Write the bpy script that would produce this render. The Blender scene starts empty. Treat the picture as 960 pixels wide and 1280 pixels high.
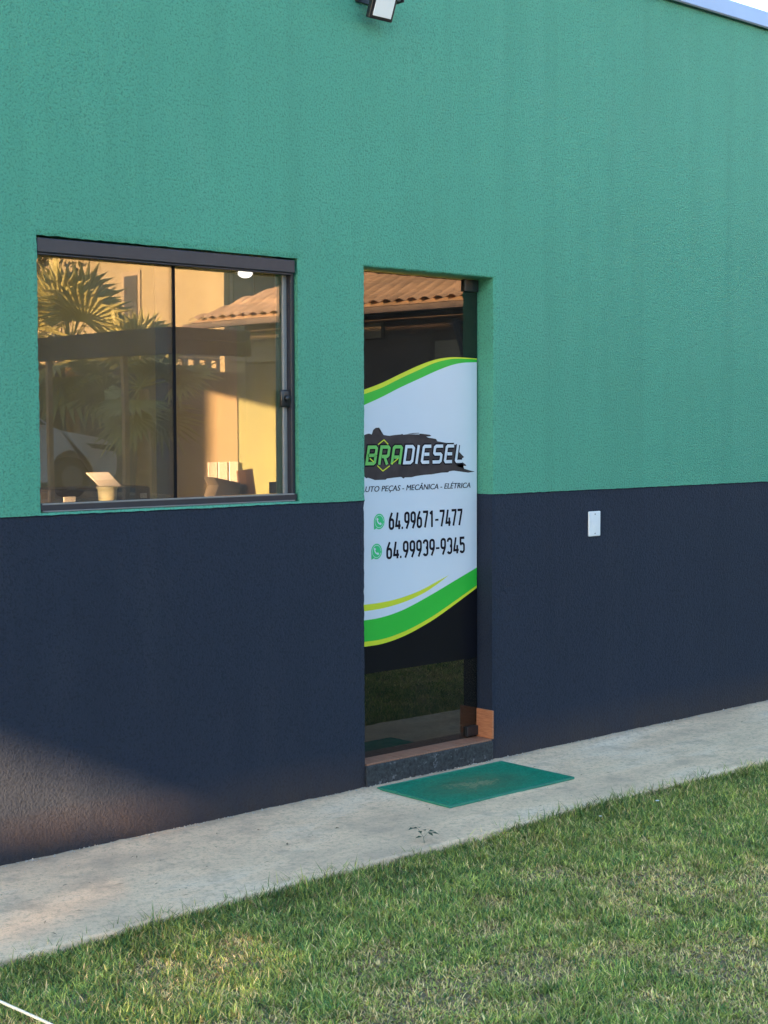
import bpy, bmesh, math, random
import numpy as np
from mathutils import Vector, Matrix, noise as mnoise
random.seed(7); rng = np.random.default_rng(7)
S = bpy.context.scene; COL = S.collection
R = math.radians
# ------------------------------------------------------------------ camera
def cam_basis(yaw, pitch, roll):
    w = Vector((math.sin(yaw)*math.cos(pitch), math.cos(yaw)*math.cos(pitch), math.sin(pitch)))
    r = Vector((math.cos(yaw), -math.sin(yaw), 0)); u = r.cross(w)
    return r*math.cos(roll)+u*math.sin(roll), -r*math.sin(roll)+u*math.cos(roll), w
cd = bpy.data.cameras.new('camera'); cam = bpy.data.objects.new('camera', cd); COL.objects.link(cam)
r_, u_, w_ = cam_basis(R(42.52488), R(-3.21911), R(-0.17975))
M = Matrix((r_, u_, -w_)).transposed().to_4x4(); M.translation = (-4.39518, -4.91289, 1.57328)
cam.matrix_world = M
cd.sensor_fit = 'VERTICAL'; cd.sensor_height = 24; cd.lens = 1921.365/1280*24
cd.clip_start = .05; cd.clip_end = 2000
S.camera = cam
# ------------------------------------------------------------------ light
ALPHA, ELEV = R(20), R(10)
world = bpy.data.worlds.new('World'); S.world = world; world.use_nodes = True
wn = world.node_tree; wn.nodes.clear()
sky = wn.nodes.new('ShaderNodeTexSky'); sky.sky_type = 'NISHITA'; sky.sun_disc = False
sky.sun_elevation = ELEV; sky.sun_rotation = R(250); sky.air_density = 1.0; sky.dust_density = .4; sky.ozone_density = 1.8
bg = wn.nodes.new('ShaderNodeBackground'); bg.inputs[1].default_value = .085
wo = wn.nodes.new('ShaderNodeOutputWorld')
wn.links.new(sky.outputs[0], bg.inputs[0]); wn.links.new(bg.outputs[0], wo.inputs[0])
sd = bpy.data.lights.new('sun', 'SUN'); sd.energy = 5.0; sd.angle = R(.53); sd.color = (1.0, .58, .26)
so = bpy.data.objects.new('sun', sd); COL.objects.link(so); so.location = (-20, -6, 8)
sdir = Vector((math.cos(ALPHA)*math.cos(ELEV), math.sin(ALPHA)*math.cos(ELEV), -math.sin(ELEV)))
so.rotation_euler = sdir.to_track_quat('-Z', 'Y').to_euler()
S.view_settings.view_transform = 'Standard'; S.view_settings.look = 'None'
S.view_settings.exposure = 3.4; S.view_settings.gamma = 1
S.render.engine = 'CYCLES'
S.cycles.max_bounces = 8; S.cycles.transparent_max_bounces = 12
# ------------------------------------------------------------------ materials
class NT:
    def __init__(s, name):
        s.m = bpy.data.materials.new(name); s.m.use_nodes = True; s.t = s.m.node_tree
        s.b = s.t.nodes['Principled BSDF']; s.out = s.t.nodes['Material Output']
        s.tc = s.t.nodes.new('ShaderNodeTexCoord')
    def n(s, kind, **kw):
        o = s.t.nodes.new('ShaderNode'+kind)
        for k, v in kw.items():
            if k in o.inputs: o.inputs[k].default_value = v
            else: setattr(o, k, v)
        return o
    def l(s, a, b): s.t.links.new(a, b)
    def noise(s, scale, detail=4, rough=.55, vec=None, stretch=None):
        o = s.n('TexNoise'); o.inputs['Scale'].default_value = scale; o.inputs['Detail'].default_value = detail
        o.inputs['Roughness'].default_value = rough
        v = vec or s.tc.outputs['Object']
        if stretch:
            mp = s.n('Mapping'); mp.inputs['Scale'].default_value = stretch; s.l(v, mp.inputs[0]); v = mp.outputs[0]
        s.l(v, o.inputs['Vector']); return o.outputs['Fac']
    def ramp(s, fac, stops):
        o = s.n('ValToRGB'); e = o.color_ramp.elements
        while len(e) < len(stops): e.new(.5)
        for i, (p, c) in enumerate(stops):
            e[i].position = p; e[i].color = (*c, 1) if len(c) == 3 else c
        s.l(fac, o.inputs[0]); return o.outputs[0]
    def mix(s, fac, a, b, mode='MIX'):
        o = s.n('Mix'); o.data_type = 'RGBA'; o.blend_type = mode
        for sock, v in ((o.inputs[0], fac), (o.inputs[6], a), (o.inputs[7], b)):
            if isinstance(v, (int, float)): sock.default_value = v
            elif isinstance(v, tuple): sock.default_value = (*v, 1)
            else: s.l(v, sock)
        return o.outputs[2]
    def bump(s, h, strength, dist, prev=None):
        o = s.n('Bump'); o.inputs['Strength'].default_value = strength; o.inputs['Distance'].default_value = dist
        s.l(h, o.inputs['Height'])
        if prev is not None: s.l(prev, o.inputs['Normal'])
        return o.outputs[0]
    def fin(s, col=None, rough=.5, spec=None, metal=0, nrm=None):
        if col is not None:
            if isinstance(col, tuple): s.b.inputs['Base Color'].default_value = (*col, 1)
            else: s.l(col, s.b.inputs['Base Color'])
        if isinstance(rough, (int, float)): s.b.inputs['Roughness'].default_value = rough
        else: s.l(rough, s.b.inputs['Roughness'])
        if spec is not None: s.b.inputs['Specular IOR Level'].default_value = spec
        s.b.inputs['Metallic'].default_value = metal
        if nrm is not None: s.l(nrm, s.b.inputs['Normal'])
        return s.m
def simple(name, col, rough=.5, var=.12, scale=8, bump=0, bscale=60, metal=0, spec=None):
    t = NT(name); f = t.noise(scale)
    c = t.ramp(f, [(.3, tuple(x*(1-var) for x in col)), (.7, tuple(min(1, x*(1+var)) for x in col))])
    nr = t.bump(t.noise(bscale), 1.0, bump) if bump else None
    return t.fin(c, rough, spec, metal, nr)
def emit(name, col, st):
    t = NT(name); t.b.inputs['Emission Color'].default_value = (*col, 1); t.b.inputs['Emission Strength'].default_value = st
    return t.fin(col, .5)
def stucco(name, col, dust_haze, grain=.0030, rough=.62, spec=.35):
    t = NT(name)
    big = t.noise(.9, 3); mid = t.noise(5, 4, stretch=(1, 1, .35)); fine = t.noise(120, 2, .6); fine2 = t.noise(210, 2, .5)
    c = t.ramp(big, [(.3, tuple(x*.95 for x in col)), (.7, tuple(x*1.05 for x in col))])
    c = t.mix(t.ramp(mid, [(.52, (0, 0, 0)), (.78, (.22, .22, .22))]), c, dust_haze)
    c = t.mix(t.ramp(fine, [(.33, (.75, .75, .75)), (.50, (0, 0, 0))]), c, tuple(x*.50 for x in col))
    c = t.mix(t.ramp(fine2, [(.56, (0, 0, 0)), (.72, (.5, .5, .5))]), c, tuple(x*1.35 for x in col))
    streak = t.noise(3.2, 4, .6, stretch=(2.2, 2.2, .10))
    c = t.mix(t.ramp(streak, [(.48, (0, 0, 0)), (.80, (.42, .42, .42))]), c, tuple(x*.72 for x in col))
    if name.startswith('navy'):      # earth tint at the wall foot, deepened to brown the sun patch
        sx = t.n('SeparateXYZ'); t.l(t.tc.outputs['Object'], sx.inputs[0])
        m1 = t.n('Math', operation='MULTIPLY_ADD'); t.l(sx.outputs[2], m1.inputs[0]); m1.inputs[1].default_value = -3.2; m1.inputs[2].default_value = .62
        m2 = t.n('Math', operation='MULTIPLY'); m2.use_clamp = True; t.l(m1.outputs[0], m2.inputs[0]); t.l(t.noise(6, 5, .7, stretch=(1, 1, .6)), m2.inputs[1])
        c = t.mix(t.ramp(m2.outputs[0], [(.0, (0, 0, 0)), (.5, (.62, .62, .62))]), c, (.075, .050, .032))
    nr = t.bump(fine, 1.0, grain*1.6)
    nr = t.bump(t.noise(75, 2, .6), 1.0, grain*.5, nr)
    nr = t.bump(t.noise(9, 2), 1.0, .0012, nr)
    return t.fin(c, rough, spec, 0, nr)
MAT = {}
MAT['green'] = stucco('green_stucco', (.079, .330, .216), (.135, .36, .262))
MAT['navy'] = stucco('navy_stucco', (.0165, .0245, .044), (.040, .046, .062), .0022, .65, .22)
MAT['inner'] = simple('cream_inner_wall', (.48, .52, .29), .8, .05, 2, .001, 80)
MAT['peach'] = simple('peach_inner_panel', (.55, .46, .32), .7, .05, 2)
MAT['ceiling'] = simple('white_ceiling', (.55, .52, .46), .8, .04, 2)
MAT['floor_in'] = simple('brown_floor_tile', (.22, .13, .08), .35, .2, 5)
MAT['alu'] = simple('grey_anodised_aluminium', (.040, .038, .047), .42, .08, 30, metal=.3)
MAT['alu_light'] = simple('pale_grey_aluminium', (.25, .245, .24), .4, .06, 30, metal=.2)
MAT['black'] = simple('black_plastic', (.014, .014, .017), .35, .2, 20)
MAT['white_pl'] = simple('white_plastic', (.78, .78, .78), .38, .03, 20)
MAT['flash'] = simple('galvanised_flashing', (.36, .40, .52), .32, .06, 4, .0006, 6, metal=.25)
def glass(name, tint, refl, base, dust_haze):
    t = NT(name); t.t.nodes.remove(t.b)
    tr = t.n('BsdfTransparent'); tr.inputs[0].default_value = (*tint, 1)
    gl = t.n('BsdfGlossy'); gl.inputs['Roughness'].default_value = 0.0; gl.inputs['Color'].default_value = (.98, .95, .90, 1)
    fr = t.n('Fresnel'); fr.inputs[0].default_value = 1.5
    nb = t.bump(t.noise(1.3, 1), 1.0, .0005); t.l(nb, gl.inputs['Normal'])
    mu = t.n('Math', operation='MULTIPLY_ADD'); mu.use_clamp = True
    t.l(fr.outputs[0], mu.inputs[0]); mu.inputs[1].default_value = refl; mu.inputs[2].default_value = base
    mx = t.n('MixShader'); t.l(mu.outputs[0], mx.inputs[0]); t.l(tr.outputs[0], mx.inputs[1]); t.l(gl.outputs[0], mx.inputs[2])
    df = t.n('BsdfDiffuse'); df.inputs[0].default_value = (.55, .50, .45, 1); dm_ = t.n('MixShader')  # thin dust coat, added to lay a grey haze over the panes
    t.l(t.ramp(t.noise(5, 6, .75, stretch=(1, 1, .5)), [(.3, (.45*dust_haze, .45*dust_haze, .45*dust_haze)), (.75, (1.6*dust_haze, 1.6*dust_haze, 1.6*dust_haze))]), dm_.inputs[0])
    t.l(mx.outputs[0], dm_.inputs[1]); t.l(df.outputs[0], dm_.inputs[2])
    t.l(dm_.outputs[0], t.out.inputs[0]); return t.m
MAT['glass'] = glass('tempered_window_glass', (.68, .68, .68), 1.7, .02, .055)
MAT['glass_door'] = glass('smoked_door_glass', (.30, .29, .28), 1.35, .02, .014)
def concrete():
    t = NT('stained_concrete')
    a = t.noise(1.6, 6, .6, stretch=(.6, 1.6, 1)); b = t.noise(6, 7, .7); f = t.noise(110, 4, .75); st = t.noise(2.4, 6, .65, stretch=(.45, 2.4, 1)); g = t.noise(38, 5, .75)
    c = t.ramp(a, [(.32, (.60, .43, .29)), (.5, (.86, .61, .39)), (.68, (.86, .69, .50))])
    c = t.mix(t.ramp(b, [(.50, (0, 0, 0)), (.68, (.75, .75, .75))]), c, (.46, .34, .24))
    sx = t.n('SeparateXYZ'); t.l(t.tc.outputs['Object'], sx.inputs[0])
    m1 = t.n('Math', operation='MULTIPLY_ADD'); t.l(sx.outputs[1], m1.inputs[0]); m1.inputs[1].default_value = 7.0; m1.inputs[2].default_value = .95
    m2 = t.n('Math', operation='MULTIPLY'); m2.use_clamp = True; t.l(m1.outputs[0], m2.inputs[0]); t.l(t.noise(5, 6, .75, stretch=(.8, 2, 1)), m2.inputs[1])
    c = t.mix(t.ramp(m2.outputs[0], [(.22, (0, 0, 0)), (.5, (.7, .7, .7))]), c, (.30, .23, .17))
    c = t.mix(t.ramp(st, [(.50, (0, 0, 0)), (.68, (.75, .75, .75))]), c, (.76, .56, .36))
    c = t.mix(t.ramp(g, [(.34, (.7, .7, .7)), (.50, (0, 0, 0))]), c, (.42, .31, .21))
    c = t.mix(t.ramp(f, [(.32, (.8, .8, .8)), (.46, (0, 0, 0))]), c, (.40, .30, .21))
    nr = t.bump(b, 1.0, .004); nr = t.bump(f, 1.0, .0015, nr)
    return t.fin(c, .85, .2, 0, nr)
MAT['concrete'] = concrete()
def soil():
    t = NT('lawn_soil'); f = t.noise(30, 6, .7); g = t.noise(160, 3, .7)
    c = t.ramp(f, [(.3, (.09, .07, .045)), (.5, (.22, .17, .10)), (.7, (.40, .32, .20))])
    return t.fin(c, .95, .1, 0, t.bump(g, 1, .004))
MAT['soil'] = soil()
MAT['yard'] = simple('yard_dirt', (.26, .18, .12), .9, .3, .6, .01, 8)
def grassmat():
    t = NT('grass_blades'); t.t.nodes.remove(t.b)
    at = t.n('Attribute'); at.attribute_name = 'blade'
    d = t.n('BsdfPrincipled'); d.inputs['Roughness'].default_value = .5; d.inputs['Specular IOR Level'].default_value = .3
    tl = t.n('BsdfTranslucent'); mx = t.n('MixShader'); mx.inputs[0].default_value = .3
    t.l(at.outputs['Color'], d.inputs['Base Color']); t.l(at.outputs['Color'], tl.inputs[0])
    t.l(d.outputs[0], mx.inputs[1]); t.l(tl.outputs[0], mx.inputs[2]); t.l(mx.outputs[0], t.out.inputs[0]); return t.m
MAT['grass'] = grassmat()
def granite():
    t = NT('dark_cement_riser'); f = t.noise(60, 5, .7); g = t.noise(20, 6, .8)
    c = t.ramp(f, [(.35, (.010, .012, .015)), (.6, (.045, .047, .052))])
    c = t.mix(t.ramp(g, [(.57, (0, 0, 0)), (.66, (.7, .7, .7))]), c, (.24, .24, .25))
    return t.fin(c, .6, .4, 0, t.bump(f, 1, .003))
MAT['riser'] = granite()
def woodtile(name, c0, c1):
    t = NT(name); f = t.noise(9, 5, .6, stretch=(14, 1.5, 14) if name.startswith('step') else (2, 2, 22))
    return t.fin(t.ramp(f, [(.3, c0), (.7, c1)]), .42, .4, 0, t.bump(f, 1, .0008))
MAT['steptile'] = woodtile('step_wood_tile', (.20, .09, .055), (.38, .19, .12))
MAT['skirttile'] = woodtile('skirting_wood_tile', (.30, .10, .045), (.52, .21, .10))
def matmat():
    t = NT('green_mat_vinyl')
    f = t.noise(4.5, 5, .7, stretch=(1.6, 3.4, 1)); g = t.noise(130, 3, .6)
    w = t.n('TexGradient'); w.gradient_type = 'SPHERICAL'
    mp = t.n('Mapping'); mp.vector_type = 'TEXTURE'; mp.inputs['Location'].default_value = (-.04, -.02, 0); mp.inputs['Scale'].default_value = (.42, .26, 1)
    t.l(t.tc.outputs['Object'], mp.inputs[0]); t.l(mp.outputs[0], w.inputs[0])
    m2 = t.n('Math', operation='MULTIPLY'); t.l(w.outputs[0], m2.inputs[0]); t.l(f, m2.inputs[1])
    wv = t.n('TexWave'); wv.bands_direction = 'X'; wv.inputs['Scale'].default_value = 26; wv.inputs['Distortion'].default_value = 1.5; wv.inputs['Detail'].default_value = 2; t.l(t.tc.outputs['Object'], wv.inputs['Vector'])
    c = t.ramp(g, [(.35, (.0, .16, .085)), (.65, (.010, .36, .21))])
    c = t.mix(t.ramp(wv.outputs['Fac'], [(.3, (.45, .45, .45)), (.6, (0, 0, 0))]), c, (.0, .13, .075))
    c = t.mix(t.ramp(m2.outputs[0], [(.06, (0, 0, 0)), (.34, (.62, .62, .62))]), c, (.07, .15, .075))
    dk = t.noise(9, 4, .7)
    c = t.mix(t.ramp(dk, [(.5, (0, 0, 0)), (.7, (.5, .5, .5))]), c, (.01, .12, .075))
    sp = t.noise(55, 2, .6, stretch=(1, 3, 1))
    m3 = t.n('Math', operation='MULTIPLY'); t.l(m2.outputs[0], m3.inputs[0]); t.l(sp, m3.inputs[1])
    c = t.mix(t.ramp(m3.outputs[0], [(.19, (0, 0, 0)), (.25, (.55, .55, .55))]), c, (.32, .32, .18))
    nb = t.bump(wv.outputs['Fac'], 1, .003)
    return t.fin(c, .55, .35, 0, t.bump(g, 1, .003, nb))
MAT['mat'] = matmat()
MAT['p_white'] = simple('print_white', (.62, .66, .72), .32, .02, 3)
MAT['p_green'] = simple('print_green', (.030, .46, .045), .32, .03, 5)
MAT['p_yellow'] = simple('print_yellow', (.62, .66, .035), .32, .03, 5)
MAT['p_black'] = simple('print_black', (.005, .004, .010), .55, .1, 5, spec=.15)
MAT['p_blob'] = simple('print_charcoal', (.052, .040, .042), .5, .3, 12, spec=.2)
MAT['p_lgreen'] = simple('print_light_green', (.16, .50, .12), .32, .03, 5)
MAT['p_wa'] = simple('print_icon_green', (.03, .50, .17), .32, .03, 5)
MAT['film'] = simple('black_vinyl_film', (.006, .006, .009), .3, .1, 5, spec=.2)
# ------------------------------------------------------------------ helpers
def tag(o, label=None, cat=None, group=None, kind=None):
    for k, v in (('label', label), ('category', cat), ('group', group), ('kind', kind)):
        if v: o[k] = v
    return o
def empty(name, loc=(0, 0, 0), **kw):
    o = bpy.data.objects.new(name, None); COL.objects.link(o); o.location = loc; o.empty_display_size = .1
    return tag(o, **kw)
def link(name, me, parent=None, mats=(), smooth=False):
    for m in mats: me.materials.append(MAT[m] if isinstance(m, str) else m)
    if smooth:
        me.polygons.foreach_set('use_smooth', [True]*len(me.polygons))
    o = bpy.data.objects.new(name, me); COL.objects.link(o)
    if parent is not None: o.parent = parent
    return o
class MB:
    def __init__(s): s.v = []; s.f = []; s.mi = []
    def add(s, vs, fs, mi=0):
        b = len(s.v); s.v += [tuple(v) for v in vs]; s.f += [tuple(i+b for i in f) for f in fs]; s.mi += [mi]*len(fs)
        return s
    def box(s, a, b, mi=0):
        x0, y0, z0 = a; x1, y1, z1 = b
        return s.add([(x0,y0,z0),(x1,y0,z0),(x1,y1,z0),(x0,y1,z0),(x0,y0,z1),(x1,y0,z1),(x1,y1,z1),(x0,y1,z1)],
            [(0,3,2,1),(4,5,6,7),(0,1,5,4),(1,2,6,5),(2,3,7,6),(3,0,4,7)], mi)
    def rbox(s, a, b, r=.003, mi=0):
        bm = bmesh.new(); bmesh.ops.create_cube(bm, size=1)
        for v in bm.verts: v.co = Vector([(a[i]+b[i])/2+v.co[i]*(b[i]-a[i]) for i in range(3)])
        bmesh.ops.bevel(bm, geom=bm.edges[:], offset=min(r, .45*min(abs(b[i]-a[i]) for i in range(3))), segments=2, affect='EDGES', profile=.5)
        bm.verts.index_update(); s.add([v.co for v in bm.verts], [[v.index for v in f.verts] for f in bm.faces], mi); bm.free(); return s
    def prism(s, poly, ax, a0, a1, mi=0):
        # poly: 2-D points in the other two axes (in x,y,z order), extruded along axis ax
        def P(p, a):
            q = list(p); q.insert(ax, a); return tuple(q)
        n = len(poly); vs = [P(p, a0) for p in poly]+[P(p, a1) for p in poly]
        fs = [tuple(range(n)), tuple(reversed(range(n, 2*n)))]+[(i, n+i, n+(i+1) % n, (i+1) % n) for i in range(n)]
        return s.add(vs, fs, mi)
    def tube(s, pts, rad, seg=8, mi=0, cap=True):
        pts = [Vector(p) for p in pts]; rs = rad if isinstance(rad, (list, tuple)) else [rad]*len(pts)
        rings = []
        for i, p in enumerate(pts):
            d = (pts[min(i+1, len(pts)-1)]-pts[max(i-1, 0)]).normalized()
            a = d.orthogonal().normalized() if i == 0 else (a-d*a.dot(d)).normalized()
            b = d.cross(a); rings.append([p+(a*math.cos(t)+b*math.sin(t))*rs[i] for t in [2*math.pi*k/seg for k in range(seg)]])
        vs = [v for r in rings for v in r]; fs = []
        for i in range(len(rings)-1):
            for k in range(seg): fs.append((i*seg+k, i*seg+(k+1) % seg, (i+1)*seg+(k+1) % seg, (i+1)*seg+k))
        if cap: fs += [tuple(reversed(range(seg))), tuple(range((len(rings)-1)*seg, len(rings)*seg))]
        return s.add(vs, fs, mi)
    def build(s, name, mats, parent=None, smooth=False):
        me = bpy.data.meshes.new(name); me.from_pydata(s.v, [], s.f)
        mats = [mats] if isinstance(mats, str) or isinstance(mats, bpy.types.Material) else mats
        o = link(name, me, parent, mats, smooth)
        if len(mats) > 1: me.polygons.foreach_set('material_index', s.mi)
        bm = bmesh.new(); bm.from_mesh(me); bmesh.ops.recalc_face_normals(bm, faces=bm.faces[:]); bm.to_mesh(me); bm.free()
        return o
def vary(p, s, a):
    return a*mnoise.noise(Vector(p)*s)
# ------------------------------------------------------------------ ground
def sheet(name, x0, x1, y0, y1, z, nx, ny, mat, amp=0, sc=1):
    vs = []; fs = []
    for j in range(ny+1):
        for i in range(nx+1):
            x = x0+(x1-x0)*i/nx; y = y0+(y1-y0)*j/ny
            vs.append((x, y, z+(vary((x, y, 0), sc, amp) if amp else 0)))
    for j in range(ny):
        for i in range(nx):
            a = j*(nx+1)+i; fs.append((a, a+1, a+nx+2, a+nx+1))
    me = bpy.data.meshes.new(name); me.from_pydata(vs, [], fs); return link(name, me, None, [mat], True)
tag(sheet('ground', -600, 600, -600, 600, -.12, 8, 8, 'yard'), kind='structure')
# sidewalk slab with a slightly uneven front edge and surface
XS = np.concatenate([np.arange(-9, -2.6, .4), np.arange(-2.6, 3.6, .03), np.arange(3.6, 14.1, .4)])
def walk_edge(x): return -.845+.010*mnoise.noise(Vector((x*1.3, 3, 0)))+.012*mnoise.noise(Vector((x*9, 1, 0)))
vs = []; fs = []
YS = [0.06, .0, -.03, -.08, -.2, -.35, -.5, -.65, -.8, -.835]
for x in XS:
    e = walk_edge(x)
    for y in YS+[e, e-.006, e-.008]:
        yy = y
        z = vary((x, y, 0), 3, .003)+vary((x, y, 4), 22, .0016)
        if y in (0.0, -.03, .06): z += .006+.007*max(0, mnoise.noise(Vector((x*14, y*9, 2))))
        if y == e: z -= .001; yy = e
        if y == e-.006: z -= .008
        if y == e-.008: z = -.12
        vs.append((x, yy, z))
n = len(YS)+3
for i in range(len(XS)-1):
    for j in range(n-1): fs.append((i*n+j, i*n+j+1, (i+1)*n+j+1, (i+1)*n+j))
me = bpy.data.meshes.new('sidewalk'); me.from_pydata(vs, [], fs)
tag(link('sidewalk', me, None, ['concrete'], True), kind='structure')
# lawn
def lawn_z(x, y):
    return -.030+.016*mnoise.noise(Vector((x*.9, y*.9, 5)))+.010*mnoise.noise(Vector((x*3, y*3, 9)))
vs = []; fs = []; gx = np.linspace(-10, 16, 261); gy = np.linspace(-.85, -7.5, 81)
for y in gy:
    for x in gx: vs.append((x, y-.004, lawn_z(x, y)))
w = len(gx)
for j in range(len(gy)-1):
    for i in range(w-1): fs.append((j*w+i, j*w+i+1, (j+1)*w+i+1, (j+1)*w+i))
me = bpy.data.meshes.new('lawn_ground'); me.from_pydata(vs, [], fs)
tag(link('lawn_ground', me, None, ['soil'], True), kind='structure')
def fbm(x, y, sc, seed):
    # vectorised value noise
    def h(ix, iy):
        v = np.sin(ix*127.1+iy*311.7+seed*17.3)*43758.5453; return v-np.floor(v)
    out = 0; amp = 1; tot = 0
    for o in range(3):
        X = x*sc*2**o; Y = y*sc*2**o; ix = np.floor(X); iy = np.floor(Y); fx = X-ix; fy = Y-iy
        fx = fx*fx*(3-2*fx); fy = fy*fy*(3-2*fy)
        v = (h(ix, iy)*(1-fx)+h(ix+1, iy)*fx)*(1-fy)+(h(ix, iy+1)*(1-fx)+h(ix+1, iy+1)*fx)*fy
        out = out+amp*v; tot += amp; amp *= .5
    return out/tot
def grass(regions):
    V = []; F = []; C = []; base = 0
    for (x0, x1, y0, y1, dens, wid, hh) in regions:
        N = int((x1-x0)*(y1-y0)*dens)
        x = rng.uniform(x0, x1, N); y = rng.uniform(y0, y1, N)
        # tufts: pull blades towards tuft centres
        cs = .028; cx = (np.floor(x/cs)+.5)*cs; cy = (np.floor(y/cs)+.5)*cs
        j1 = fbm(cx, cy, 37, 3)-.5; j2 = fbm(cx, cy, 41, 8)-.5
        x = x+(cx+j1*.03-x)*.35; y = y+(cy+j2*.03-y)*.35
        dry = fbm(x, y, 1.7, 1)*.40+fbm(x, y, 7.0, 2)*.60
        dry = dry+np.clip((-y-1.35)/1.3, 0, 1)*.09
        edge = np.clip((-y-.85)/.35, 0, 1)
        dry = dry-(1-edge)*.12
        keep = rng.random(N) > np.clip((dry-.60)*3.5, 0, .55)
        keep &= rng.random(N) > np.clip((.36-fbm(x, y, 9, 21))*4, 0, .6)
        x = x[keep]; y = y[keep]; dry = dry[keep]; edge = edge[keep]; N = len(x)
        h = hh*rng.uniform(.45, 1.25, N)*(.65+.7*fbm(x, y, 3, 5))*np.where(dry > .58, .72, 1)*(1+.28*(1-edge))
        ang = rng.uniform(0, 2*np.pi, N); lean = rng.uniform(.25, 1.7, N)
        flat = rng.random(N) < .22; lean[flat] += .7
        dx = np.cos(ang)*lean; dy = np.sin(ang)*lean
        wa = ang+np.pi/2+rng.normal(0, .5, N); wx = np.cos(wa)*wid*rng.uniform(.5, 1.25, N)/2; wy = np.sin(wa)*wid*.8/2
        z0 = 0*x
        z0 = np.array([lawn_z(a, b) for a, b in zip(np.round(x, 1), np.round(y, 1))]) if N < 40000 else interp(x, y)
        z0 = z0-.003
        k = 1/np.sqrt(1+lean**2)
        bx = x; by = y
        p = np.empty((N, 5, 3))
        hm = h*.55*k; ht = h*k*np.where(flat, .75, .95)
        p[:, 0] = np.stack([bx-wx, by-wy, z0], 1); p[:, 1] = np.stack([bx+wx, by+wy, z0], 1)
        mx = bx+dx*hm*.75; my = by+dy*hm*.75
        p[:, 2] = np.stack([mx+wx*.8, my+wy*.8, z0+hm], 1); p[:, 3] = np.stack([mx-wx*.8, my-wy*.8, z0+hm], 1)
        p[:, 4] = np.stack([bx+dx*ht*1.25, by+dy*ht*1.25, z0+ht], 1)
        f = np.array([[0, 1, 2], [0, 2, 3], [3, 2, 4]])[None]+(np.arange(N)*5)[:, None, None]+base
        r = rng.random(N)
        g = np.array([.20, .285, .075]); g2 = np.array([.40, .43, .11]); gd = np.array([.070, .165, .055]); st = np.array([.74, .57, .30]); br = np.array([.32, .21, .12])
        t = np.clip((dry-.38)*2.6+rng.normal(0, .28, N), 0, 1)[:, None]
        c = g*(1-t)+g2*t
        c = np.where((r < .27)[:, None], gd, c)
        c = np.where((r > .84)[:, None], g2*1.2, c)
        pst = np.clip((dry-.45)*1.7, .10, .36)
        r2 = rng.random(N); c = np.where((r2 < pst)[:, None], st, c); c = np.where((r2 > 1-pst*.30)[:, None], br, c)
        clump = fbm(x, y, 14, 31)
        c = c*np.array([[1.18, 1.12, .98]])*(rng.uniform(.60, 1.55, N)*(.60+.80*clump)*(.80+.24*edge))[:, None]
        V.append(p.reshape(-1, 3)); F.append(f.reshape(-1, 3)); C.append(np.repeat(c, 5, 0)); base += N*5
    V = np.concatenate(V); F = np.concatenate(F); C = np.concatenate(C)
    me = bpy.data.meshes.new('lawn_grass'); me.vertices.add(len(V)); me.vertices.foreach_set('co', V.ravel())
    me.loops.add(F.size); me.loops.foreach_set('vertex_index', F.ravel().astype(np.int32))
    me.polygons.add(len(F)); me.polygons.foreach_set('loop_start', np.arange(0, F.size, 3, dtype=np.int32))
    me.polygons.foreach_set('loop_total', np.full(len(F), 3, dtype=np.int32))
    ca = me.color_attributes.new('blade', 'FLOAT_COLOR', 'POINT')
    ca.data.foreach_set('color', np.concatenate([C, np.ones((len(C), 1))], 1).ravel().astype(np.float32))
    me.update(); me.validate()
    return link('lawn_grass', me, None, ['grass'])
LZ = np.array([[lawn_z(x, y) for x in gx] for y in gy])
def interp(x, y):
    i = np.clip((x+10)/.1, 0, len(gx)-1.001); j = np.clip((-.85-y)/((7.5-.85)/80), 0, len(gy)-1.001)
    i0 = i.astype(int); j0 = j.astype(int); a = i-i0; b = j-j0
    return (LZ[j0, i0]*(1-a)+LZ[j0, i0+1]*a)*(1-b)+(LZ[j0+1, i0]*(1-a)+LZ[j0+1, i0+1]*a)*b
tag(grass([(-2.9, 3.3, -.90, -.832, 8000, .0038, .056), (-2.9, 3.3, -2.95, -.845, 46000, .0043, .034), (3.3, 8, -3, -.845, 5000, .007, .05), (-5.2, -2.9, -3, -.845, 5000, .007, .05),
           (-5.2, 8, -5.2, -2.95, 3000, .008, .05)]), kind='stuff', label='short patchy lawn grass with straw coloured dry spots in front of the sidewalk')
# ------------------------------------------------------------------ shop building
shop = empty('shop_building', (0, 0, 0), label='single storey shop with green and navy textured walls, sliding window and glass door', cat='building')
WX0, WX1, WZ0, WZ1 = -1.566, -.362, 1.262, 2.258
DX0, DX1, DZ1 = 0.0, .80, 2.252
TOP = 3.745; BAND = 1.247
def axis(lo, hi, brk, fine0, fine1, fs, cs):
    pts = set([lo, hi]+brk)
    a = lo
    while a < hi:
        pts.add(round(a, 4)); a += fs if fine0 <= a < fine1 else cs
    pts = sorted(pts); out = [pts[0]]
    for q in pts[1:]:
        if q-out[-1] < fs*.45:
            if q in brk: 
                if out[-1] not in brk: out[-1] = q
                else: out.append(q)
        else: out.append(q)
    return out
ax = axis(-3.2, 9.0, [WX0, WX1, DX0, DX1], -2.0, 3.4, .02, .4)
az = axis(-.1, TOP, [WZ0, WZ1, DZ1, BAND, BAND+.006], -.1, TOP, .02, .02)
def hole(xc, zc): return (WX0 < xc < WX1 and WZ0 < zc < WZ1) or (DX0 < xc < DX1 and zc < DZ1)
nx, nz = len(ax), len(az)
holes = np.zeros((nx-1, nz-1), bool)
for i in range(nx-1):
    for j in range(nz-1): holes[i, j] = hole((ax[i]+ax[i+1])/2, (az[j]+az[j+1])/2)
vs = []; idx = {}
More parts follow.
